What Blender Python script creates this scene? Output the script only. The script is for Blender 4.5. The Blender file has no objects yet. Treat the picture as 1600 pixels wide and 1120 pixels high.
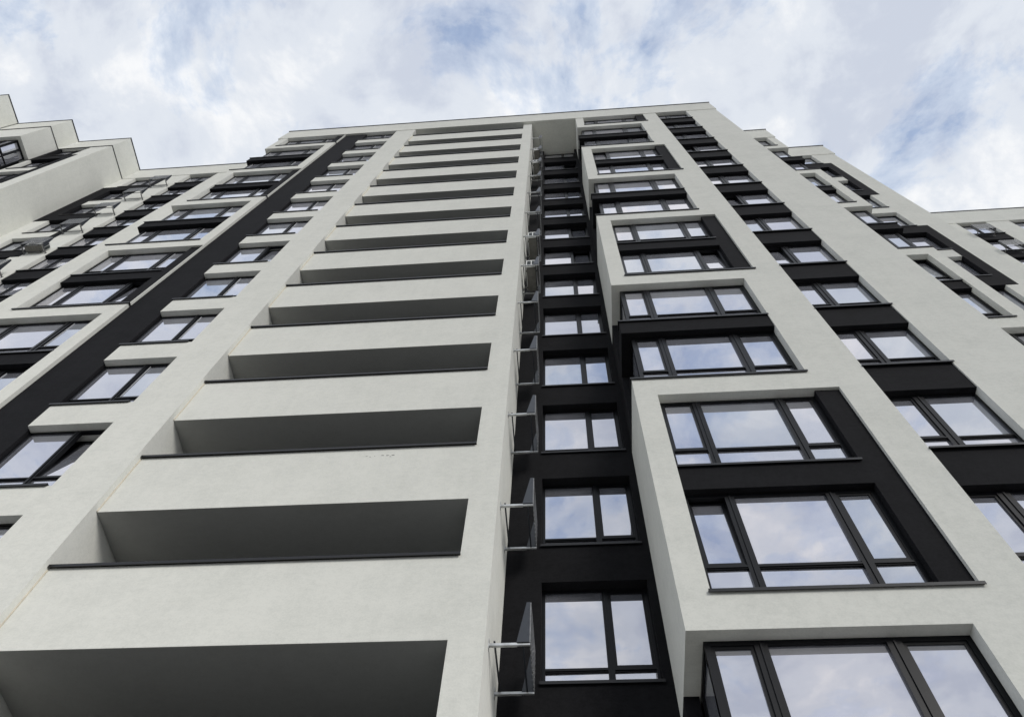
import bpy, bmesh, math, random
from mathutils import Matrix, Vector

random.seed(7)
sc = bpy.context.scene
COL = sc.collection
EYE = 1.6            # camera height; every Z below is measured from the camera

# ------------------------------------------------------------------ camera
cam_d = bpy.data.cameras.new('camera')
cam = bpy.data.objects.new('camera', cam_d)
COL.objects.link(cam)
sc.camera = cam
_r = Vector((0.9965989747, 0.0728779462, 0.0384615207))
_d = Vector((-0.0486693396, 0.8971987276, -0.4389370554))
_f = Vector((-0.0664964586, 0.4355723226, 0.8976942535))
_m = Matrix((_r, -_d, -_f)).transposed().to_4x4()
_m.translation = (0, 0, EYE)
cam.matrix_world = _m
cam_d.sensor_fit = 'HORIZONTAL'
cam_d.sensor_width = 36.0
cam_d.lens = 36.0 * 1212.35 / 1600.0
cam_d.clip_start = 0.05
cam_d.clip_end = 3000.0

# ------------------------------------------------------------------ sky
SUN_EL, SUN_AZ = math.radians(24), math.radians(146)   # azimuth clockwise from +Y
world = bpy.data.worlds.new('World')
sc.world = world
world.use_nodes = True
nt = world.node_tree
nt.nodes.clear()
N = nt.nodes.new
L = nt.links.new
out = N('ShaderNodeOutputWorld')
sky = N('ShaderNodeTexSky')
sky.sky_type = 'NISHITA'
sky.sun_disc = False
sky.sun_elevation = SUN_EL
sky.sun_rotation = SUN_AZ
sky.air_density = 1.0
sky.dust_density = 2.0
bg_sky = N('ShaderNodeBackground')
bg_sky.inputs['Strength'].default_value = 0.13
L(sky.outputs['Color'], bg_sky.inputs['Color'])
tc = N('ShaderNodeTexCoord')
sep = N('ShaderNodeSeparateXYZ')
L(tc.outputs['Generated'], sep.inputs[0])
zc = N('ShaderNodeMath'); zc.operation = 'MAXIMUM'; zc.inputs[1].default_value = 0.12
L(sep.outputs['Z'], zc.inputs[0])
dx = N('ShaderNodeMath'); dx.operation = 'DIVIDE'
dy = N('ShaderNodeMath'); dy.operation = 'DIVIDE'
L(sep.outputs['X'], dx.inputs[0]); L(zc.outputs[0], dx.inputs[1])
L(sep.outputs['Y'], dy.inputs[0]); L(zc.outputs[0], dy.inputs[1])
cmb = N('ShaderNodeCombineXYZ')
L(dx.outputs[0], cmb.inputs[0]); L(dy.outputs[0], cmb.inputs[1])


def w_noise(scale, detail, rough, dist, off):
    mp = N('ShaderNodeMapping'); mp.inputs['Location'].default_value = off
    L(cmb.outputs[0], mp.inputs['Vector'])
    n = N('ShaderNodeTexNoise')
    n.inputs['Scale'].default_value = scale
    n.inputs['Detail'].default_value = detail
    n.inputs['Roughness'].default_value = rough
    n.inputs['Distortion'].default_value = dist
    L(mp.outputs[0], n.inputs['Vector'])
    return n.outputs['Fac']


def w_ramp(src, stops):
    r = N('ShaderNodeValToRGB')
    r.color_ramp.interpolation = 'EASE'
    while len(r.color_ramp.elements) < len(stops):
        r.color_ramp.elements.new(0.5)
    for e, (p, c) in zip(r.color_ramp.elements, stops):
        e.position = p
        e.color = (*c, 1) if len(c) == 3 else c
    L(src, r.inputs['Fac'])
    return r.outputs['Color']


cov_n = w_noise(4.7, 11.0, 0.61, 0.25, (3.3, 1.9, 0.4))
cover = w_ramp(cov_n, [(0.33, (0.76,) * 3), (0.48, (0.99,) * 3)])
tint = w_ramp(cov_n, [(0.35, (0.62, 0.73, 0.92)), (0.42, (0.84, 0.895, 0.98)), (0.49, (1.0, 1.0, 1.0))])
shade0 = w_ramp(w_noise(5.0, 11.0, 0.60, 0.25, (8.3, 2.9, 1.1)),
                [(0.37, (0.56, 0.605, 0.70)), (0.50, (0.69, 0.73, 0.795)), (0.63, (0.875, 0.885, 0.90))])
mul = N('ShaderNodeMix'); mul.data_type = 'RGBA'; mul.blend_type = 'MULTIPLY'
mul.inputs['Factor'].default_value = 1.0
L(shade0, mul.inputs[6]); L(tint, mul.inputs[7])
shade = mul.outputs[2]
bg_cloud = N('ShaderNodeBackground')
bg_cloud.inputs['Strength'].default_value = 0.93
L(shade, bg_cloud.inputs['Color'])
mixw = N('ShaderNodeMixShader')
L(cover, mixw.inputs['Fac'])
L(bg_sky.outputs[0], mixw.inputs[1])
L(bg_cloud.outputs[0], mixw.inputs[2])
L(mixw.outputs[0], out.inputs['Surface'])

# ------------------------------------------------------------------ sun (veiled by cloud)
sun_d = bpy.data.lights.new('sun', 'SUN')
sun_d.energy = 1.5
sun_d.angle = math.radians(20)
sun_d.color = (1.0, 0.96, 0.9)
sun = bpy.data.objects.new('sun', sun_d)
COL.objects.link(sun)
_to = Vector((math.sin(SUN_AZ) * math.cos(SUN_EL), math.cos(SUN_AZ) * math.cos(SUN_EL), math.sin(SUN_EL)))
sun.rotation_euler = _to.to_track_quat('Z', 'Y').to_euler()

sc.view_settings.view_transform = 'Standard'
sc.view_settings.look = 'None'
sc.view_settings.exposure = 0.24
sc.view_settings.gamma = 1.0
sc.view_settings.use_curve_mapping = False
sc.cycles.max_bounces = 8
sc.cycles.diffuse_bounces = 4
sc.cycles.glossy_bounces = 4


# ------------------------------------------------------------------ materials
def new_mat(name):
    m = bpy.data.materials.new(name)
    m.use_nodes = True
    t = m.node_tree
    return m, t, t.nodes['Principled BSDF']


def plaster(name, c0, c1, rough=0.9, bump=0.25, big=0.9, spec=0.2):
    m, t, p = new_mat(name)
    geo = t.nodes.new('ShaderNodeNewGeometry')

    def noise(scale, detail, rgh, sx=1, sz=1):
        mp = t.nodes.new('ShaderNodeMapping')
        mp.inputs['Scale'].default_value = (sx, 1, sz)
        t.links.new(geo.outputs['Position'], mp.inputs['Vector'])
        n = t.nodes.new('ShaderNodeTexNoise')
        n.inputs['Scale'].default_value = scale
        n.inputs['Detail'].default_value = detail
        n.inputs['Roughness'].default_value = rgh
        t.links.new(mp.outputs[0], n.inputs['Vector'])
        return n.outputs['Fac']
    a = noise(big, 8, 0.62)
    b = noise(3.2, 7, 0.62, 0.6, 1.0)
    st = noise(7.0, 4, 0.6, 1.0, 0.06)
    g = noise(34, 5, 0.75)
    mx = t.nodes.new('ShaderNodeMath'); mx.operation = 'MULTIPLY_ADD'
    mx.inputs[1].default_value = 0.20
    t.links.new(a, mx.inputs[0])
    m2 = t.nodes.new('ShaderNodeMath'); m2.operation = 'MULTIPLY_ADD'
    m2.inputs[1].default_value = 0.18
    t.links.new(b, m2.inputs[0])
    m4 = t.nodes.new('ShaderNodeMath'); m4.operation = 'MULTIPLY'
    m4.inputs[1].default_value = 0.10
    t.links.new(st, m4.inputs[0])
    m5 = t.nodes.new('ShaderNodeMath'); m5.operation = 'MULTIPLY_ADD'
    m5.inputs[1].default_value = 0.26
    t.links.new(noise(13, 5, 0.65, 0.7), m5.inputs[0])
    t.links.new(m4.outputs[0], m5.inputs[2])
    m3 = t.nodes.new('ShaderNodeMath'); m3.operation = 'MULTIPLY_ADD'
    m3.inputs[1].default_value = 0.34
    t.links.new(g, m3.inputs[0])
    t.links.new(m5.outputs[0], m3.inputs[2])
    t.links.new(m3.outputs[0], m2.inputs[2])
    t.links.new(m2.outputs[0], mx.inputs[2])
    r = t.nodes.new('ShaderNodeValToRGB')
    r.color_ramp.elements[0].position = 0.41
    r.color_ramp.elements[0].color = (*c0, 1)
    r.color_ramp.elements[1].position = 0.59
    r.color_ramp.elements[1].color = (*c1, 1)
    t.links.new(mx.outputs[0], r.inputs['Fac'])
    t.links.new(r.outputs['Color'], p.inputs['Base Color'])
    p.inputs['Roughness'].default_value = rough
    p.inputs['Diffuse Roughness'].default_value = 0.8
    p.inputs['Specular IOR Level'].default_value = spec
    bp = t.nodes.new('ShaderNodeBump')
    bp.inputs['Strength'].default_value = bump
    bp.inputs['Distance'].default_value = 0.004
    t.links.new(g, bp.inputs['Height'])
    bp2 = t.nodes.new('ShaderNodeBump')
    bp2.inputs['Strength'].default_value = 0.18
    bp2.inputs['Distance'].default_value = 0.02
    t.links.new(b, bp2.inputs['Height'])
    t.links.new(bp.outputs[0], bp2.inputs['Normal'])
    t.links.new(bp2.outputs[0], p.inputs['Normal'])
    return m


def metal(name, col, rough, metallic=0.0, spec=0.5, var=0.12):
    m, t, p = new_mat(name)
    geo = t.nodes.new('ShaderNodeNewGeometry')
    n = t.nodes.new('ShaderNodeTexNoise')
    n.inputs['Scale'].default_value = 9
    n.inputs['Detail'].default_value = 6
    t.links.new(geo.outputs['Position'], n.inputs['Vector'])
    r = t.nodes.new('ShaderNodeValToRGB')
    r.color_ramp.elements[0].position = 0.3
    r.color_ramp.elements[1].position = 0.7
    r.color_ramp.elements[0].color = tuple(c * (1 - var) for c in col) + (1,)
    r.color_ramp.elements[1].color = tuple(min(1, c * (1 + var)) for c in col) + (1,)
    t.links.new(n.outputs['Fac'], r.inputs['Fac'])
    t.links.new(r.outputs['Color'], p.inputs['Base Color'])
    p.inputs['Roughness'].default_value = rough
    p.inputs['Metallic'].default_value = metallic
    p.inputs['Specular IOR Level'].default_value = spec
    return m


def glass(name, tint, base, seed):
    """Solar-control glazing: strong coated reflection over a dark see-through pane."""
    m, t, p = new_mat(name)
    t.nodes.remove(p)
    o = t.nodes['Material Output']
    tr = t.nodes.new('ShaderNodeBsdfTransparent')
    tr.inputs['Color'].default_value = (0.34, 0.36, 0.38, 1)
    gl = t.nodes.new('ShaderNodeBsdfGlossy')
    gl.inputs['Color'].default_value = (*tint, 1)
    gl.inputs['Roughness'].default_value = 0.012
    geo = t.nodes.new('ShaderNodeNewGeometry')
    n = t.nodes.new('ShaderNodeTexNoise')
    n.inputs['Scale'].default_value = 1.1
    n.inputs['Detail'].default_value = 1.5
    t.links.new(geo.outputs['Position'], n.inputs['Vector'])
    b = t.nodes.new('ShaderNodeBump')
    b.inputs['Strength'].default_value = 0.06
    b.inputs['Distance'].default_value = 0.03
    t.links.new(n.outputs['Fac'], b.inputs['Height'])
    t.links.new(b.outputs[0], gl.inputs['Normal'])
    lw = t.nodes.new('ShaderNodeLayerWeight')
    lw.inputs['Blend'].default_value = 0.5
    pw = t.nodes.new('ShaderNodeMath'); pw.operation = 'POWER'; pw.inputs[1].default_value = 2.0
    t.links.new(lw.outputs['Facing'], pw.inputs[0])
    ma = t.nodes.new('ShaderNodeMath'); ma.operation = 'MULTIPLY_ADD'
    ma.inputs[1].default_value = 0.97 - base
    ma.inputs[2].default_value = base
    t.links.new(pw.outputs[0], ma.inputs[0])
    mix = t.nodes.new('ShaderNodeMixShader')
    t.links.new(ma.outputs[0], mix.inputs['Fac'])
    t.links.new(tr.outputs[0], mix.inputs[1])
    t.links.new(gl.outputs[0], mix.inputs[2])
    film = t.nodes.new('ShaderNodeBsdfDiffuse')
    film.inputs['Color'].default_value = (0.52, 0.535, 0.60, 1)
    nf = t.nodes.new('ShaderNodeTexNoise')
    nf.inputs['Scale'].default_value = 2.3
    nf.inputs['Detail'].default_value = 6
    t.links.new(geo.outputs['Position'], nf.inputs['Vector'])
    mr = t.nodes.new('ShaderNodeMapRange')
    mr.inputs['From Min'].default_value = 0.3
    mr.inputs['From Max'].default_value = 0.7
    mr.inputs['To Min'].default_value = 0.15
    mr.inputs['To Max'].default_value = 0.22
    t.links.new(nf.outputs['Fac'], mr.inputs['Value'])
    mix2 = t.nodes.new('ShaderNodeMixShader')
    t.links.new(mr.outputs[0], mix2.inputs['Fac'])
    t.links.new(mix.outputs[0], mix2.inputs[1])
    t.links.new(film.outputs[0], mix2.inputs[2])
    t.links.new(mix2.outputs[0], o.inputs['Surface'])
    return m


M = {
    'white': plaster('white_plaster', (0.712, 0.720, 0.676), (0.828, 0.830, 0.782), spec=0.0),
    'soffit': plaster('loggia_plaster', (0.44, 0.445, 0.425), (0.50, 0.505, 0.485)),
    'black': plaster('black_plaster', (0.0070, 0.0070, 0.0082), (0.0150, 0.0150, 0.0172), rough=0.85, bump=0.2, spec=0.12),
    'core': plaster('room_shade', (0.05, 0.05, 0.05), (0.07, 0.07, 0.07), bump=0.0),  # dark colour stands in for the shade of unlit rooms
    'frame': metal('window_frame_paint', (0.0065, 0.007, 0.0085), 0.36, 0.0, 0.20),
    'flash': metal('dark_flashing', (0.008, 0.008, 0.0095), 0.36, 0.0, 0.35),
    'dull_steel': metal('dark_steel', (0.16, 0.16, 0.16), 0.5, 0.3, 0.5, 0.2),  # darker grey steel for the arms of the wing screens
    'steel': metal('galvanised_steel', (0.55, 0.56, 0.56), 0.42, 0.75, 0.5, 0.2),
    'screen': metal('screen_paint', (0.024, 0.029, 0.038), 0.40, 0.0, 0.5),
    'lattice': metal('lattice_zinc', (0.22, 0.224, 0.228), 0.5, 0.3, 0.5, 0.25),
    'ac': metal('ac_casing', (0.80, 0.81, 0.79), 0.45, 0.0, 0.4, 0.06),
    'ac_dark': metal('ac_grille', (0.035, 0.042, 0.042), 0.5),
    'ac_base': metal('ac_base', (0.17, 0.165, 0.15), 0.6, 0.2, 0.4, 0.2),
    'pipe': metal('pipe_lagging', (0.5, 0.5, 0.48), 0.7),
    'seal': metal('cream_sealant', (0.66, 0.61, 0.51), 0.8, 0, 0.2),
    'gasket': metal('pale_gasket', (0.50, 0.51, 0.52), 0.5),
    'speck': metal('dirt_speck', (0.22, 0.22, 0.20), 0.9),
}
GL = [glass('glass_a', (0.94, 0.94, 1.0), 0.66, 0), glass('glass_b', (0.90, 0.93, 1.0), 0.58, 3),
      glass('glass_c', (0.97, 0.95, 0.99), 0.70, 5)]


# ------------------------------------------------------------------ mesh helpers
def add_box(bm, x0, x1, y0, y1, z0, z1):
    v = [bm.verts.new(p) for p in ((x0, y0, z0), (x1, y0, z0), (x1, y1, z0), (x0, y1, z0),
                                   (x0, y0, z1), (x1, y0, z1), (x1, y1, z1), (x0, y1, z1))]
    for f in ((0, 3, 2, 1), (4, 5, 6, 7), (0, 1, 5, 4), (1, 2, 6, 5), (2, 3, 7, 6), (3, 0, 4, 7)):
        bm.faces.new([v[i] for i in f])


def add_tube(bm, pts, r, seg=8):
    pts = [Vector(p) for p in pts]
    rings = []
    for i, p in enumerate(pts):
        d = (pts[min(i + 1, len(pts) - 1)] - pts[max(i - 1, 0)]).normalized()
        q = d.to_track_quat('Z', 'Y')
        rings.append([bm.verts.new(p + q @ Vector((math.cos(a) * r, math.sin(a) * r, 0)))
                      for a in (2 * math.pi * k / seg for k in range(seg))])
    for a, b in zip(rings, rings[1:]):
        for k in range(seg):
            bm.faces.new((a[k], a[(k + 1) % seg], b[(k + 1) % seg], b[k]))
    bm.faces.new(rings[0][::-1]); bm.faces.new(rings[-1])


def mesh_of(name, bm, mat, smooth=False):
    me = bpy.data.meshes.new(name)
    bm.normal_update()
    bm.to_mesh(me); bm.free()
    me.materials.append(mat)
    if smooth:
        for p in me.polygons:
            p.use_smooth = True
    return me


def link(name, me, parent, loc=(0, 0, 0), rot=(0, 0, 0)):
    o = bpy.data.objects.new(name, me)
    COL.objects.link(o)
    o.location = loc
    o.rotation_euler = rot
    if parent is not None:
        o.parent = parent
    return o


def thing(name, label, cat, loc, group=None, rz=0.0):
    o = bpy.data.objects.new(name, None)
    COL.objects.link(o)
    o.empty_display_size = 0.3
    o.location = loc
    o.rotation_euler = (0, 0, rz)
    o['label'] = label
    o['category'] = cat
    if group:
        o['group'] = group
    return o


def boxes(name, blist, mat, root, parent=None):
    """One part made of boxes given in camera-relative metres; root is the thing it belongs to."""
    bm = bmesh.new()
    rx, ry = root.location.x, root.location.y
    for b in blist:
        x0, x1, y0, y1, z0, z1 = b
        add_box(bm, x0 - rx, x1 - rx, y0 - ry, y1 - ry, z0 + EYE, z1 + EYE)
    return link(name, mesh_of(name, bm, M[mat]), parent or root)


# ------------------------------------------------------------------ windows
_cache = {}


def frame_mesh(key, w, h, mull, transom, fr, sashes):
    k = ('f', key)
    if k in _cache:
        return _cache[k]
    bm = bmesh.new()
    d = 0.085
    add_box(bm, 0, fr, 0, d, 0, h)
    add_box(bm, w - fr, w, 0, d, 0, h)
    add_box(bm, fr, w - fr, 0, d, 0, fr)
    add_box(bm, fr, w - fr, 0, d, h - fr, h)
    xs = [(0, fr)] + list(mull) + [(w - fr, w)]
    for a, b in mull:
        add_box(bm, a, b, -0.012, d, fr, h - fr)
        c = (a + b) / 2
        add_box(bm, c - 0.012, c + 0.012, -0.03, -0.012, fr, h - fr)
    for i in range(len(xs) - 1):
        a, b = xs[i][1], xs[i + 1][0]
        if transom:
            add_box(bm, a, b, 0.004, d, transom[0], transom[1])
            add_box(bm, a, b, -0.012, 0.004, transom[0] + 0.02, transom[0] + 0.05)
        z0 = transom[1] if transom else fr
        if i in sashes:          # inner sash profile of the opening lights
            s = 0.045
            add_box(bm, a, a + s, 0.012, d, z0, h - fr)
            add_box(bm, b - s, b, 0.012, d, z0, h - fr)
            add_box(bm, a + s, b - s, 0.012, d, z0, z0 + s)
            add_box(bm, a + s, b - s, 0.012, d, h - fr - s, h - fr)
    _cache[k] = mesh_of('window_frame', bm, M['frame'])
    return _cache[k]


def pane_mesh(w, h, g):
    k = ('p', round(w, 3), round(h, 3), g)
    if k not in _cache:
        bm = bmesh.new()
        add_box(bm, 0, w, -0.004, 0.004, 0, h)
        _cache[k] = mesh_of('pane', bm, GL[g])
    return _cache[k]


def sash_mesh(w, h):
    k = ('s', round(w, 3), round(h, 3))
    if k not in _cache:
        bm = bmesh.new()
        s = 0.055
        add_box(bm, 0, s, -0.02, 0.04, 0, h)
        add_box(bm, w - s, w, -0.02, 0.04, 0, h)
        add_box(bm, s, w - s, -0.02, 0.04, 0, s)
        add_box(bm, s, w - s, -0.02, 0.04, h - s, h)
        _cache[k] = mesh_of('sash', bm, M['frame'])
    return _cache[k]


def gasket_mesh(w, h):
    k = ('g', round(w, 3), round(h, 3))
    if k not in _cache:
        bm = bmesh.new()
        add_box(bm, 0, 0.012, 0, 0.01, 0, h)
        _cache[k] = mesh_of('gasket', bm, M['gasket'])
    return _cache[k]


def window(root, key, x, y, z, w, h, mull, transom=None, sashes=(), tilt=None, fr=0.055, rz=0.0, gasket=None):
    """Window whose frame face stands at depth y; tilt = {light: degrees} for lights tipped inwards."""
    tilt = tilt or {}
    tkey = (key, round(w, 3), round(h, 3), tuple(sorted(set(sashes) - set(tilt))))
    me = frame_mesh(tkey, w, h, mull, transom, fr, [s for s in sashes if s not in tilt])
    rx, ry = root.location.x, root.location.y
    wo = link('window', me, root, (x - rx, y - ry, z + EYE), (0, 0, rz))
    xs = [(0, fr)] + list(mull) + [(w - fr, w)]
    for i in range(len(xs) - 1):
        a, b = xs[i][1], xs[i + 1][0]
        rows = [(fr, transom[0]), (transom[1], h - fr)] if transom else [(fr, h - fr)]
        for ri, (z0, z1) in enumerate(rows):
            top = ri == len(rows) - 1
            g = random.choice((0, 0, 1, 2))
            jit = (math.radians(random.gauss(0, 0.16)), 0, math.radians(random.gauss(0, 0.16)))
            if top and i in tilt:
                ang = -math.radians(tilt[i])
                link('sash', sash_mesh(b - a, z1 - z0), wo, (a, 0.04, z0), (ang, 0, 0))
                c, s_ = math.cos(ang), math.sin(ang)
                link('pane', pane_mesh(b - a - 0.11, z1 - z0 - 0.11, g), wo,
                     (a + 0.055, 0.04 - 0.055 * s_, z0 + 0.055 * c), (ang, 0, 0))
                continue
            e = 0.045 if (top and i in sashes) else 0.0
            link('pane', pane_mesh(b - a - 2 * e, z1 - z0 - 2 * e, g), wo, (a + e, 0.036, z0 + e), jit)
            if top and gasket and i in gasket:
                link('gasket', gasket_mesh(b - a - 2 * e, z1 - z0 - 2 * e), wo, (a + e + 0.002, 0.016, z0 + e))
    return wo


def sill(root, parent, x0, x1, y, z, back):
    """Folded metal sill flashing with a small drip edge."""
    bm = bmesh.new()
    rx, ry = root.location.x, root.location.y
    X0, X1 = x0 - rx, x1 - rx
    Y = y - ry
    Z = z + EYE
    add_box(bm, X0, X1, Y - 0.045, Y + back, Z - 0.012, Z + 0.010)
    add_box(bm, X0, X1, Y - 0.045, Y - 0.036, Z - 0.045, Z - 0.012)
    return link('sill', mesh_of('sill', bm, M['flash']), parent)


# ------------------------------------------------------------------ ground
def paving():
    m, t, p = new_mat('concrete_paving')
    geo = t.nodes.new('ShaderNodeNewGeometry')
    br = t.nodes.new('ShaderNodeTexBrick')
    br.inputs['Scale'].default_value = 2.0
    br.inputs['Color1'].default_value = (0.17, 0.168, 0.162, 1)
    br.inputs['Color2'].default_value = (0.20, 0.198, 0.19, 1)
    br.inputs['Mortar'].default_value = (0.08, 0.08, 0.08, 1)
    br.inputs['Mortar Size'].default_value = 0.012
    t.links.new(geo.outputs['Position'], br.inputs['Vector'])
    t.links.new(br.outputs['Color'], p.inputs['Base Color'])
    p.inputs['Roughness'].default_value = 0.9
    return m


bm = bmesh.new()
S = 900
vs = [bm.verts.new(q) for q in ((-S, -S, 0), (S, -S, 0), (S, S, 0), (-S, S, 0))]
bm.faces.new(vs)
g = link('ground', mesh_of('ground', bm, paving()), None)
g['kind'] = 'structure'

GR = -EYE - 0.05      # wall feet, just under the paving
TOP = 46.15           # underside of the parapet band
ROOF = 48.42
D1, D0, BK = 7.331, 7.467, 9.05


def parapet(root, x0, x1, y0, y1, over=0.03, side=None):
    """Parapet band along the front with dark coping and the roof slab behind it."""
    p = boxes('parapet', [(x0 - over, x1 + over, y0 - over, y0 + 0.40, TOP, ROOF)], 'white', root)
    boxes('coping', [(x0 - over - 0.035, x1 + over + 0.035, y0 - over - 0.045, y0 + 0.45, ROOF, ROOF + 0.055)], 'flash', root, p)
    boxes('roof_slab', [(x0, x1, y0 + 0.40, y1, TOP + 0.004, TOP + 0.5)], 'white', root)
    return p


# ------------------------------------------------------------------ projecting bay column
BAY_W = 3.84


def bay(root, left, yf, yb, mirror=False, opened=None, side_glass=True, gasket=None):
    """Column of paired floors: white picture-frame pairs alternating with dark corner-glazed pairs.
    left: X of the outer corner edge (the open corner); mirror puts that corner on the right."""
    opened = opened or {}

    def X(u0, u1):
        return (left - u1, left - u0) if mirror else (left + u0, left + u1)

    def B(u0, u1, y0, y1, z0, z1):
        a, b = X(u0, u1)
        return (a, b, y0, y1, z0, z1)
    gy = yf + 0.19
    for j in range(-1, 4):
        b = 7.20 + 12 * j
        s0 = 7.85 + 12 * j
        # ---- dark corner-glazed pair below this white frame
        zlo, zhi = b - 5.34, b
        if zlo > GR:
            zm0, zm1 = zlo + 2.34, zlo + 2.96
            sp = boxes('spandrel', [B(0.0, 3.42, yf + 0.03, yb - 0.02, zm0, zm1)], 'black', root)
            a, c = X(-0.03, 3.44)
            sill(root, root, a, c, yf + 0.03, zm1 + 0.012, 0.2)
            boxes('side_wall', [B(0.0, 0.20, yf + 1.15, yb, zlo + 0.006, zm0)], 'black', root)
            boxes('side_wall', [B(0.0, 0.20, yf + 1.15, yb, zm1, zhi)], 'black', root)
            for q, (z0, z1) in enumerate(((zlo + 0.012, zm0), (zm1 + 0.024, zhi))):
                n = -2 + 4 * (j) + q
                a, c = X(0.22, 3.42)
                w = c - a
                ml = [(0.60, 0.76), (2.18, 2.36)]
                if mirror:
                    ml = [(w - q1, w - q0) for q0, q1 in reversed(ml)]
                window(root, 'bayd' + str(mirror), a, gy, z0, w, z1 - z0, ml, (0.62, 0.71), (0, 2), opened.get(n), 0.075, gasket=gasket)
                if side_glass:
                    ww = 0.92
                    xs = X(0.22, 0.22)[0]
                    if mirror:
                        window(root, 'bays', xs, gy + 0.01, z0, ww, z1 - z0, [], (0.62, 0.71), (0,), None, 0.075, math.pi / 2)
                    else:
                        window(root, 'bays', xs, gy + 0.01 + ww, z0, ww, z1 - z0, [], (0.62, 0.71), (0,), None, 0.075, -math.pi / 2)
        # ---- white frame pair
        t = min(b + 6.66, TOP)
        th = b + 6.0
        last = th > TOP
        bl = [B(0, 0.43, yf, yf + 0.32, b, t), B(0, 0.24, yf + 0.32, yb, b, t),
              B(0.43, 3.84, yf, yf + 0.5, b, s0)]
        if not last:
            bl.append(B(0.43, 3.84, yf, yf + 0.5, th, t))
        boxes('window_surround', bl, 'white', root)
        a, c = X(0.40, 3.88)
        sill(root, root, a, c, yf, s0 + 0.012, 0.2)
        if not last:
            a, c = X(-0.03, 3.45)
            sill(root, root, a, c, yf, t + 0.012, 0.2)
        ztop = TOP if last else th
        boxes('panel', [B(3.39, 3.84, yf + 0.065, yf + 0.4, s0 + 0.024, ztop)], 'black', root)
        zs = [(s0 + 0.024, s0 + 2.35)] if last else [(s0 + 0.024, s0 + 2.35), (s0 + 3.0, ztop)]
        if not last:
            boxes('spandrel', [B(0.43, 3.39, yf + 0.065, yf + 0.4, s0 + 2.35, s0 + 2.976)], 'black', root)
            a, c = X(0.43, 3.42)
            sill(root, root, a, c, yf + 0.065, s0 + 2.988, 0.13)
        for q, (z0, z1) in enumerate(zs):
            z1 = min(z1, TOP)
            n = 4 * j + q
            a, c = X(0.435, 3.385)
            w = c - a
            ml = [(0.64, 0.79), (2.19, 2.34)]
            if mirror:
                ml = [(w - q1, w - q0) for q0, q1 in reversed(ml)]
            window(root, 'bayw' + str(mirror), a, gy, z0, w, z1 - z0, ml, (0.62, 0.71), (0, 2), opened.get(n), 0.07, gasket=gasket)


def spandrel_column(root, x0, x1, yf, m0, m1, mull, opened=None, gasket=None, transom=(0.50, 0.58)):
    """Windows one above the other, divided by black spandrels a metre high."""
    opened = opened or {}
    for m in range(m0, m1 + 1):
        zb = 13.0 + 3 * m
        boxes('spandrel', [(x0, x1, yf + 0.03, yf + 0.42, zb, zb + 0.99)], 'black', root)
        sill(root, root, x0 - 0.01, x1 + 0.03, yf + 0.01, zb + 1.0, 0.18)
        z0, z1 = zb + 1.012, min(zb + 3.0, TOP)
        window(root, 'col', x0 + 0.004, yf + 0.165, z0, x1 - x0 - 0.008, z1 - z0, mull, transom, (0,), opened.get(m), 0.055, gasket=gasket)


def zig_column(root, x0, x1, yf, bar_l, bar_r, outer, zmin, gl=None):
    """Window column with black C-shaped bands that alternate sides every two storeys.
    bar_l, bar_r: widths of the flanking bands; outer: which side carries the band at storeys 38-44 m."""
    k = 0
    for zb in (43.05, 37.0, 31.0, 25.0, 19.0, 13.0, 7.0, 1.0):
        boxes('spandrel', [(x0 - bar_l, x1 + bar_r, yf - 0.012, yf + 0.4, zb, zb + 0.9)], 'black', root)
        zt = TOP if k == 0 else zb + 6.0 + (0.05 if k == 1 else 0)
        z0 = zb + 0.9
        out_side = outer if k % 2 == 1 else ('R' if outer == 'L' else 'L')
        for side, (a, b) in (('L', (x0 - bar_l, x0)), ('R', (x1, x1 + bar_r))):
            dark = side == out_side
            if b - a > 0.01:
                boxes('panel', [(a, b, yf - (0.012 if dark else 0), yf + 0.4, z0, zt)], 'black' if dark else 'white', root)
        spans = [(z0, zt)]
        if k:
            zm = zb + 3.0
            boxes('spandrel', [(x0, x1, yf, yf + 0.4, zm, zm + 0.8)], 'white', root)
            spans = [(z0, zm), (zm + 0.8, zt)]
        for a, b in spans:
            if b < zmin:
                continue
            sill(root, root, x0 - 0.01, x1 + 0.01, yf, a + 0.012, 0.18)
            w = x1 - x0 - 0.008
            window(root, 'zig', x0 + 0.004, yf + 0.16, a + 0.024, w, b - a - 0.024, [(w * 0.5 - 0.05, w * 0.5 + 0.05)], None, (0,))
        k += 1


# ================================================================== central block
main = thing('apartment_building', 'tall central apartment block with white balcony bands, dark recess and projecting window bays',
             'building', (-3.4, 9.0, 0))
DEEP = 16.0
# right bay and left bay
bay(main, 1.333, D1, BK, False, {0: {0: 3.0}, 4: {2: 4}, 9: {0: 2.5}})
bay(main, -15.96, D1, BK, False, {4: {2: 4}}, side_glass=False, gasket=(0, 2))
for j in range(0, 4):          # pale corner bead on the bay's right edge
    boxes('edge_trim', [(-12.119, -12.089, D1 - 0.002, D1 + 0.08, 7.85 + 12 * j, min(13.20 + 12 * j, TOP))], 'white', main)
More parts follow.
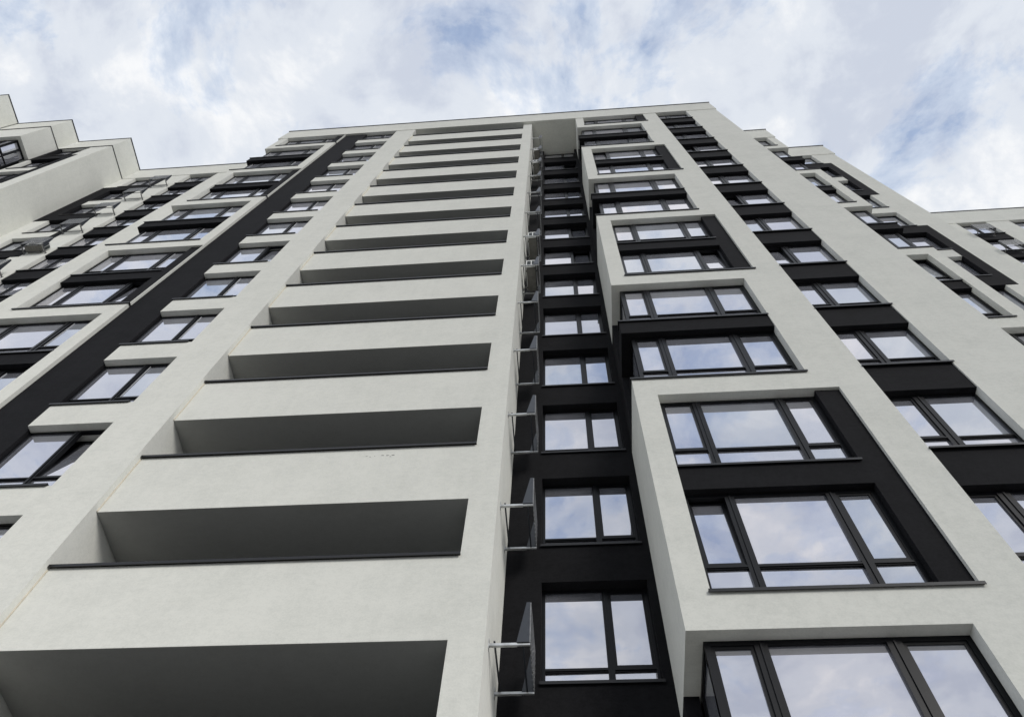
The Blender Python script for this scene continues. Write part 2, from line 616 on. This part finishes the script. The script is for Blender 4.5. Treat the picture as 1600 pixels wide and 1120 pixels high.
# pier right of the bay: its left edge steps in and out with the bay's storeys
pier = [(5.173, 5.88, D1, D1 + 0.42, GR, TOP)]
for j in range(-1, 4):
    zlo, zhi = 7.20 + 12 * j - 5.34, 7.20 + 12 * j
    if zlo > GR:
        pier.append((4.755, 5.173, D1, D1 + 0.42, zlo, zhi))
boxes('pier', pier, 'white', main)
for j in range(-1, 4):
    zlo, zhi = 7.20 + 12 * j - 5.34, 7.20 + 12 * j
    if zlo > GR:
        boxes('pier', [(4.755 - 17.293, 5.173 - 17.293, D1, D1 + 0.42, zlo, zhi)], 'white', main)
spandrel_column(main, 5.88, 7.60, D1, -4, 10, [(0.55, 0.74)],
                {2: {0: 4}, 4: {0: 5}, 7: {0: 4}})
boxes('pier', [(7.60, 9.25, D1, D1 + 0.42, GR, TOP), (8.85, 9.25, D1 + 0.42, DEEP, GR, TOP)], 'white', main)
# recess
bk = []
NW0, NW1 = -0.555, 1.195
niche_z = [7.94 + 3 * k for k in range(-2, 13)]
boxes('recess_wall', [(-1.17, NW0, BK, BK + 0.3, GR, TOP)], 'black', main)
boxes('recess_wall', [(NW1, 1.335, BK, BK + 0.3, GR, TOP)], 'black', main)
prev = GR
for k, z in enumerate(niche_z):
    boxes('spandrel', [(NW0, NW1, BK, BK + 0.3, prev, z)], 'black', main)
    prev = min(z + 2.09, TOP)
    sill(main, main, NW0 - 0.02, NW1 + 0.02, BK, z + 0.012, 0.2)
    op = {8: {1: 5}, 9: {1: 3}, 13: {1: 5}}.get(k)
    window(main, 'niche', NW0 + 0.004, BK + 0.20, z + 0.024, NW1 - NW0 - 0.008, prev - z - 0.024, [(0.985, 1.085)], (0.36, 0.44), (1,), op, 0.05)
# balcony stack
boxes('pier', [(-1.65, -1.17, D0, D0 + 0.24, GR, TOP), (-1.42, -1.17, D0 + 0.24, BK + 0.3, GR, TOP)], 'white', main)
boxes('pier', [(-9.05, -7.93, D1, D1 + 0.42, GR, TOP), (-8.3, -7.93, D1 + 0.42, BK, GR, TOP)], 'white', main)
boxes('loggia_wall', [(-8.3, -1.42, BK, BK + 0.3, GR, TOP)], 'black', main)
boxes('base_wall', [(-7.926, -1.65, D0, D0 + 0.22, GR, 1.10)], 'white', main)
for k in range(-2, 13):
    z0, z1 = 7.28 + 3 * k, 8.924 + 3 * k
    p = boxes('balcony_parapet', [(-7.926, -1.65, D0, D0 + 0.22, z0, z1 - 0.03)], 'white', main)
    boxes('cap', [(-7.926, -1.645, D0 - 0.055, D0 + 0.26, z1 - 0.02, z1), (-7.926, -1.645, D0 - 0.055, D0 - 0.042, z1 - 0.055, z1 - 0.02)], 'flash', main, p)
    boxes('joint_sealant', [(-7.929, -7.912, D0 - 0.02, D0 - 0.003, z0, z1 - 0.08)], 'seal', main, p)
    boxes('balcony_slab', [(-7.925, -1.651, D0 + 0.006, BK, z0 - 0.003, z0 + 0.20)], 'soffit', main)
# windows left of the balconies, white spandrels over a dark strip
boxes('dark_strip', [(-12.087, -10.85, D1 + 0.08, D1 + 0.45, GR, TOP)], 'black', main)
for n in range(-4, 13):
    zs = 7.92 + 3 * n
    if zs < GR:
        continue
    boxes('spandrel', [(-10.85, -9.05, D1, D1 + 0.42, zs - 0.83, zs)], 'white', main)
    sill(main, main, -10.88, -9.12, D1, zs + 0.012, 0.18)
    op = {1: {1: 8}, 5: {1: 4}}.get(n)
    h = min(zs + 2.17, TOP) - zs - 0.024
    window(main, 'leftcol', -10.846, D1 + 0.165, zs + 0.024, 1.792, h, [(0.99, 1.09)], (0.45, 0.53), (1,), op, 0.05, gasket=(1,))
# cores coloured dark to stand in for shaded rooms behind the glass, roof band
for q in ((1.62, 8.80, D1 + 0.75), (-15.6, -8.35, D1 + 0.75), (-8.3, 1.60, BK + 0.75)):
    boxes('room_shade_core', [(q[0], q[1], q[2], DEEP - 0.3, GR, TOP - 0.05)], 'core', main)
parapet(main, -16.10, 9.27, D1, DEEP)
# dirt specks left on the second parapet from below
bm = bmesh.new()
for (px, pz, rr) in ((-3.62, 11.66, .02), (-3.55, 11.63, .017), (-3.47, 11.65, .014), (-3.33, 11.665, .03), (-3.24, 11.66, .03), (-3.14, 11.66, .034), (-3.18, 11.62, .02)):
    rx, ry = main.location.x, main.location.y
    c = bm.verts.new((px - rx, D0 - 0.003 - ry, pz + EYE))
    ring = [bm.verts.new((px - rx + rr * math.cos(a) * random.uniform(.6, 1.2), D0 - 0.002 - ry, pz + EYE + 0.45 * rr * math.sin(a) * random.uniform(.6, 1.2))) for a in (i * math.pi / 4 for i in range(8))]
    for i in range(8):
        bm.faces.new((c, ring[(i + 1) % 8], ring[i]))
link('dirt_specks', mesh_of('dirt_specks', bm, M['speck']), main)

# ================================================================== left wing
lw = thing('apartment_building', 'left wing stepping forward towards the picture edge, with a tall blank white side wall', 'building', (-24, 10, 0))
P2 = BK
boxes('pier', [(-20.2, -15.97, P2, P2 + 0.42, GR, TOP)], 'white', lw)
spandrel_column(lw, -21.93, -20.2, P2, -4, 10, [(0.72, 0.82)], {3: {0: 6}}, gasket=(0,))
boxes('pier', [(-23.10, -21.93, P2, P2 + 0.42, GR, TOP)], 'white', lw)
zig_column(lw, -25.35, -23.5, P2, 0.85, 0.4, 'L', 15.0)
boxes('room_shade_core', [(-26.1, -16.2, P2 + 0.75, DEEP, GR, TOP - 0.05)], 'core', lw)
parapet(lw, -26.2, -16.13, P2, DEEP)
# first step
YA = 7.05
boxes('side_wall', [(-27.10, -26.20, YA, YA + 0.42, GR, TOP), (-26.6, -26.20, YA + 0.42, P2, GR, TOP)], 'white', lw)
zig_column(lw, -29.35, -27.5, YA, 0.22, 0.4, 'R', 30.0)
boxes('room_shade_core', [(-29.5, -26.65, YA + 0.75, P2 + 3, GR, TOP - 0.05)], 'core', lw)
pp = boxes('parapet', [(-29.57, -26.19, YA - 0.02, YA + 0.4, TOP, ROOF), (-26.6, -26.19, YA + 0.4, P2 - 0.03, TOP, ROOF)], 'white', lw)
boxes('coping', [(-29.57, -26.15, YA - 0.06, YA + 0.44, ROOF, ROOF + 0.055), (-26.64, -26.15, YA + 0.44, P2 - 0.08, ROOF, ROOF + 0.055)], 'flash', lw, pp)
boxes('flashing', [(-29.57, -26.165, YA - 0.045, YA - 0.001, TOP - 0.03, TOP + 0.012), (-26.199, -26.165, YA - 0.001, P2 - 0.035, TOP - 0.03, TOP + 0.012)], 'flash', lw, pp)
boxes('roof_slab', [(-29.57, -26.6, YA + 0.4, P2 + 3, TOP + 0.004, TOP + 0.5)], 'white', lw)
# second step: a bay with its glazed corner below the top storey
YB, XB = 5.72, -29.58
boxes('window_surround', [(XB - 4.0, XB, YB, YA - 0.001, 43.20, TOP)], 'white', lw)
boxes('room_shade_core', [(XB - 4.0, XB - 0.6, YB + 0.7, YA + 3, GR, 43.2)], 'core', lw)
for z0, z1 in ((40.86, 43.2), (37.86, 40.2)):
    window(lw, 'bays2', XB - 0.22, YB + 0.21, z0, 1.08, z1 - z0, [(0.50, 0.58)], (0.62, 0.71), (0,), None, 0.075, math.pi / 2)
    w = 3.2
    window(lw, 'bayb2', XB - 0.22 - w, YB + 0.2, z0, w, z1 - z0, [(0.86, 1.02), (2.44, 2.60)], (0.62, 0.71), (0, 2), None, 0.075)
for z in (40.2, 37.2):
    boxes('spandrel', [(XB - 4.0, XB, YB + 0.03, YA - 0.001, z, z + 0.63)], 'black', lw)
boxes('wall', [(XB - 4.0, XB, YB, YA - 0.001, GR, 37.18)], 'white', lw)
pb = boxes('parapet', [(XB - 4.0, XB + 0.01, YB - 0.02, YB + 0.4, TOP + 0.001, ROOF), (XB - 0.4, XB + 0.01, YB + 0.4, YA - 0.03, TOP + 0.001, ROOF)], 'white', lw)
boxes('coping', [(XB - 4.0, XB + 0.05, YB - 0.06, YB + 0.44, ROOF, ROOF + 0.055), (XB - 0.44, XB + 0.05, YB + 0.44, YA - 0.07, ROOF, ROOF + 0.055)], 'flash', lw, pb)
boxes('flashing', [(XB - 4.0, XB + 0.035, YB - 0.045, YB - 0.001, TOP - 0.03, TOP + 0.012), (XB + 0.011, XB + 0.035, YB - 0.001, YA - 0.05, TOP - 0.03, TOP + 0.012)], 'flash', lw, pb)
boxes('roof_slab', [(XB - 4.0, XB - 0.4, YB + 0.4, YA + 3, TOP + 0.004, TOP + 0.5)], 'white', lw)
# third step
YC, XC = 4.0, -33.05
boxes('wall', [(XC - 5, XC, YC, YB - 0.06, GR, TOP)], 'white', lw)
pc = boxes('parapet', [(XC - 5, XC + 0.01, YC - 0.02, YC + 0.4, TOP, ROOF), (XC - 0.4, XC + 0.01, YC + 0.4, YB - 0.07, TOP, ROOF)], 'white', lw)
boxes('coping', [(XC - 5, XC + 0.05, YC - 0.06, YC + 0.44, ROOF, ROOF + 0.055), (XC - 0.44, XC + 0.05, YC + 0.44, YB - 0.08, ROOF, ROOF + 0.055)], 'flash', lw, pc)

# ================================================================== right wing
rw = thing('apartment_building', 'right wing set back in steps behind the white corner of the central block', 'building', (14, 11, 0))
P3, P4, P5 = 9.12, 10.30, 14.90
bay(rw, 12.66, P3, P4, True, {5: {2: 2.5}}, side_glass=True)
boxes('room_shade_core', [(9.27, 12.38, P3 + 0.75, P4 + 4, GR, TOP - 0.05)], 'core', rw)
boxes('parapet', [(9.30, 12.72, P3 - 0.03, P3 + 0.4, TOP, ROOF), (12.3, 12.72, P3 + 0.4, P4 - 0.05, TOP, ROOF)], 'white', rw)
boxes('coping', [(9.30, 12.76, P3 - 0.075, P3 + 0.44, ROOF, ROOF + 0.055)], 'flash', rw)
boxes('roof_slab', [(9.30, 12.6, P3 + 0.4, P4 + 4, TOP + 0.004, TOP + 0.5)], 'white', rw)
zig_column(rw, 13.05, 14.84, P4, 0.37, 0.42, 'R', 18.0)
boxes('side_wall', [(15.26, 16.12, P4, P4 + 0.42, GR, TOP), (15.7, 16.12, P4 + 0.42, P5, GR, TOP)], 'white', rw)
boxes('room_shade_core', [(12.7, 15.68, P4 + 0.75, P5 + 3, GR, TOP - 0.05)], 'core', rw)
boxes('parapet', [(12.73, 16.2, P4 - 0.03, P4 + 0.4, TOP, ROOF), (15.8, 16.2, P4 + 0.4, P5 - 0.05, TOP, ROOF)], 'white', rw)
boxes('coping', [(12.77, 16.24, P4 - 0.075, P4 + 0.44, ROOF, ROOF + 0.055)], 'flash', rw)
boxes('roof_slab', [(12.73, 16.1, P4 + 0.4, P5 + 3, TOP + 0.004, TOP + 0.5)], 'white', rw)
for q in ((16.13, 23.74), (25.45, 26.70), (28.9, 40.0)):
    boxes('pier', [(q[0], q[1], P5, P5 + 0.42, GR, TOP)], 'white', rw)
spandrel_column(rw, 23.74, 25.45, P5, 4, 10, [(0.80, 0.90)], {})
boxes('pier', [(23.74, 25.45, P5, P5 + 0.42, GR, 25.0)], 'white', rw)
zig_column(rw, 26.75, 28.85, P5, 0.045, 0.045, 'L', 30.0)
boxes('room_shade_core', [(23.0, 29.5, P5 + 0.75, P5 + 4, GR, TOP - 0.05)], 'core', rw)
parapet(rw, 16.2, 40.0, P5, P5 + 6)


# ================================================================== air-conditioner screens
def make_screen(w=0.94, reach=0.54, h=0.72, arm_mat='steel'):
    """Local frame: wall at y=0, screen out at y=-reach, arms at z=0."""
    arm = bmesh.new()
    add_box(arm, -0.02, 0.02, -reach * 0.70, 0, -0.02, 0.02)
    add_box(arm, -0.013, 0.013, -reach - 0.01, -reach * 0.70, -0.013, 0.013)
    add_box(arm, -0.035, 0.035, -0.008, 0, -0.07, 0.09)
    rail = bmesh.new()
    add_box(rail, -w / 2, w / 2, -reach * 0.86, -reach * 0.86 + 0.025, 0.014, 0.03)
    add_box(rail, -w / 2, w / 2, -0.09, -0.065, 0.021, 0.037)
    pan = bmesh.new()
    y0, y1 = -reach - 0.012, -reach
    nx, nz = 10, 7
    bw = 0.038
    for i in range(nx + 1):
        x = -w / 2 + (w - bw) * i / nx
        add_box(pan, x, x + bw, y0, y1, 0, h)
    for i in range(nz + 1):
        z = (h - bw) * i / nz
        add_box(pan, -w / 2, w / 2, y0 - 0.003, y0, z, z + bw)
    ch = bmesh.new()
    f = [(0, -reach, 0), (0, -reach + 0.17, 0), (0, -reach + 0.05, h), (0, -reach, h)]
    a = [ch.verts.new((-0.004, y, z)) for _, y, z in f]
    b = [ch.verts.new((0.004, y, z)) for _, y, z in f]
    ch.faces.new(a); ch.faces.new(b[::-1])
    for i in range(4):
        ch.faces.new((a[i], b[i], b[(i + 1) % 4], a[(i + 1) % 4]))
    for z in (0.12, 0.34, 0.58):
        add_box(ch, -0.008, 0.008, -reach + 0.015, -reach + 0.027, z, z + 0.012)
    return (mesh_of('arm', arm, M[arm_mat]), mesh_of('rail', rail, M['screen']), mesh_of('screen_panel', pan, M['lattice']),
            mesh_of('cheek', ch, M['screen']))


SCR = {}


def screen(label, loc, rz, group, w=0.94, reach=0.54, h=0.72):
    k = (w, reach, h, 'steel' if w < 1 else 'dull_steel')
    if k not in SCR:
        SCR[k] = make_screen(*k)
    am, rm, pm, cm = SCR[k]
    t = thing('air_conditioner_screen', label, 'AC screen', (loc[0], loc[1], loc[2] + EYE), group, rz)
    for s in (-1, 1):
        link('arm', am, t, (s * (w / 2 - 0.02), 0, -0.022))
        link('cheek', cm, t, (s * (w / 2 + 0.005), 0, 0))
    link('rail', rm, t)
    link('screen_panel', pm, t)
    return t


def make_ac():
    body = bmesh.new()
    add_box(body, -0.41, 0.39, -0.165, 0.165, 0.03, 0.62)
    bmesh.ops.bevel(body, geom=body.edges[:], offset=0.018, segments=2, affect='EDGES')
    base = bmesh.new()
    add_box(base, -0.385, 0.385, -0.14, 0.14, 0.012, 0.0305)
    for i in range(6):
        x = -0.33 + i * 0.115
        add_box(base, x, x + 0.06, -0.10, 0.10, 0.004, 0.012)
    for x in (-0.27, 0.27):
        add_box(base, x - 0.03, x + 0.03, -0.17, 0.17, -0.0, 0.004)
    grs = []
    for sd in (-1, 1):
        x = 0.391 if sd > 0 else -0.411
        for (y0, y1) in ((-0.130, -0.014), (0.014, 0.130)):
            gr = bmesh.new()
            add_box(gr, min(x, x + sd * 0.004), max(x, x + sd * 0.004), y0, y1, 0.12, 0.54)
            for i in range(5):
                z = 0.16 + i * 0.075
                add_box(gr, min(x + sd * 0.004, x + sd * 0.010), max(x + sd * 0.004, x + sd * 0.010), y0, y1, z, z + 0.02)
            grs.append(mesh_of('side_grille', gr, M['ac_dark']))
    fan = bmesh.new()
    for q in range(5):
        r0 = 0.05 + 0.04 * q
        n = 20
        v0 = [fan.verts.new((-0.08 + r0 * math.cos(a), -0.167, 0.33 + r0 * math.sin(a))) for a in (2 * math.pi * i / n for i in range(n))]
        v1 = [fan.verts.new((-0.08 + (r0 + .02) * math.cos(a), -0.167, 0.33 + (r0 + .02) * math.sin(a))) for a in (2 * math.pi * i / n for i in range(n))]
        for i in range(n):
            fan.faces.new((v0[i], v0[(i + 1) % n], v1[(i + 1) % n], v1[i]))
    pipe = bmesh.new()
    add_tube(pipe, [(0.30, 0.14, 0.16), (0.31, 0.20, 0.15), (0.32, 0.25, 0.06), (0.30, 0.27, -0.12), (0.20, 0.28, -0.18), (0.05, 0.30, -0.19)], 0.022)
    return (mesh_of('casing', body, M['ac']), mesh_of('base_plate', base, M['ac_base']), 
            mesh_of('fan_grille', fan, M['ac_dark']), mesh_of('pipe', pipe, M['pipe'], True)) + tuple(grs)


ACM = make_ac()


def ac_unit(label, loc, rz, group):
    t = thing('air_conditioner_unit', label, 'air conditioner', (loc[0], loc[1], loc[2] + EYE), group, rz)
    for nme, me in zip(('casing', 'base_plate', 'fan_grille', 'pipe') + ('side_grille',) * 4, ACM):
        link(nme, me, t)
    return t


# recess: mounted on the side of the balcony stack, facing right
ords = ['lowest', 'second from bottom', 'third from bottom', 'fourth from bottom', 'fifth from bottom',
        'sixth from bottom, holding a unit', 'seventh from bottom, holding a unit', 'sixth from top', 'fifth from top',
        'fourth from top', 'third from top, holding a unit', 'second from top, holding a unit', 'topmost']
for k in range(0, 13):
    lab = 'dark metal screen on steel arms in the dark recess, ' + ords[k]
    screen(lab, (-1.17, 8.25, 7.51 + 3 * k), math.pi / 2, 'air conditioner screens in the recess')
for k, lab in ((5, 'lower of the two large pale units in the middle of the recess'),
               (6, 'upper of the two large pale units in the middle of the recess'),
               (10, 'lower of the two small pale units near the top of the recess'),
               (11, 'upper of the two small pale units near the top of the recess')):
    ac_unit('air conditioner, ' + lab, (-0.86, 8.27, 7.51 + 3 * k + 0.035), math.pi / 2, 'air conditioners in the recess')
# left wing
lo = {12: 'topmost', 11: 'second from top', 10: 'third from top', 9: 'fourth from top', 8: 'fifth from top, holding a unit', 7: 'cut by the picture edge'}
for k in range(7, 13):
    screen('lattice screen on thin arms on the left wing wall, ' + lo[k], (-22.55, P2, 7.30 + 3 * k), 0.0, 'air conditioner screens on the left wing', 1.0, 0.46, 0.80)
ac_unit('air conditioner inside a lattice screen on the left wing wall', (-22.58, P2 - 0.2, 7.34 + 24), 0.0, 'air conditioners on the left wing')
# right wing
for k in range(11, 13):
    screen('lattice screen on thin arms at the far right wing, ' + ('upper of the two' if k == 12 else 'lower of the two'),
           (24.2, P5 + 0.03, 7.62 + 3 * k), 0.0, 'air conditioner screens on the right wing', 1.0, 0.46, 0.80)
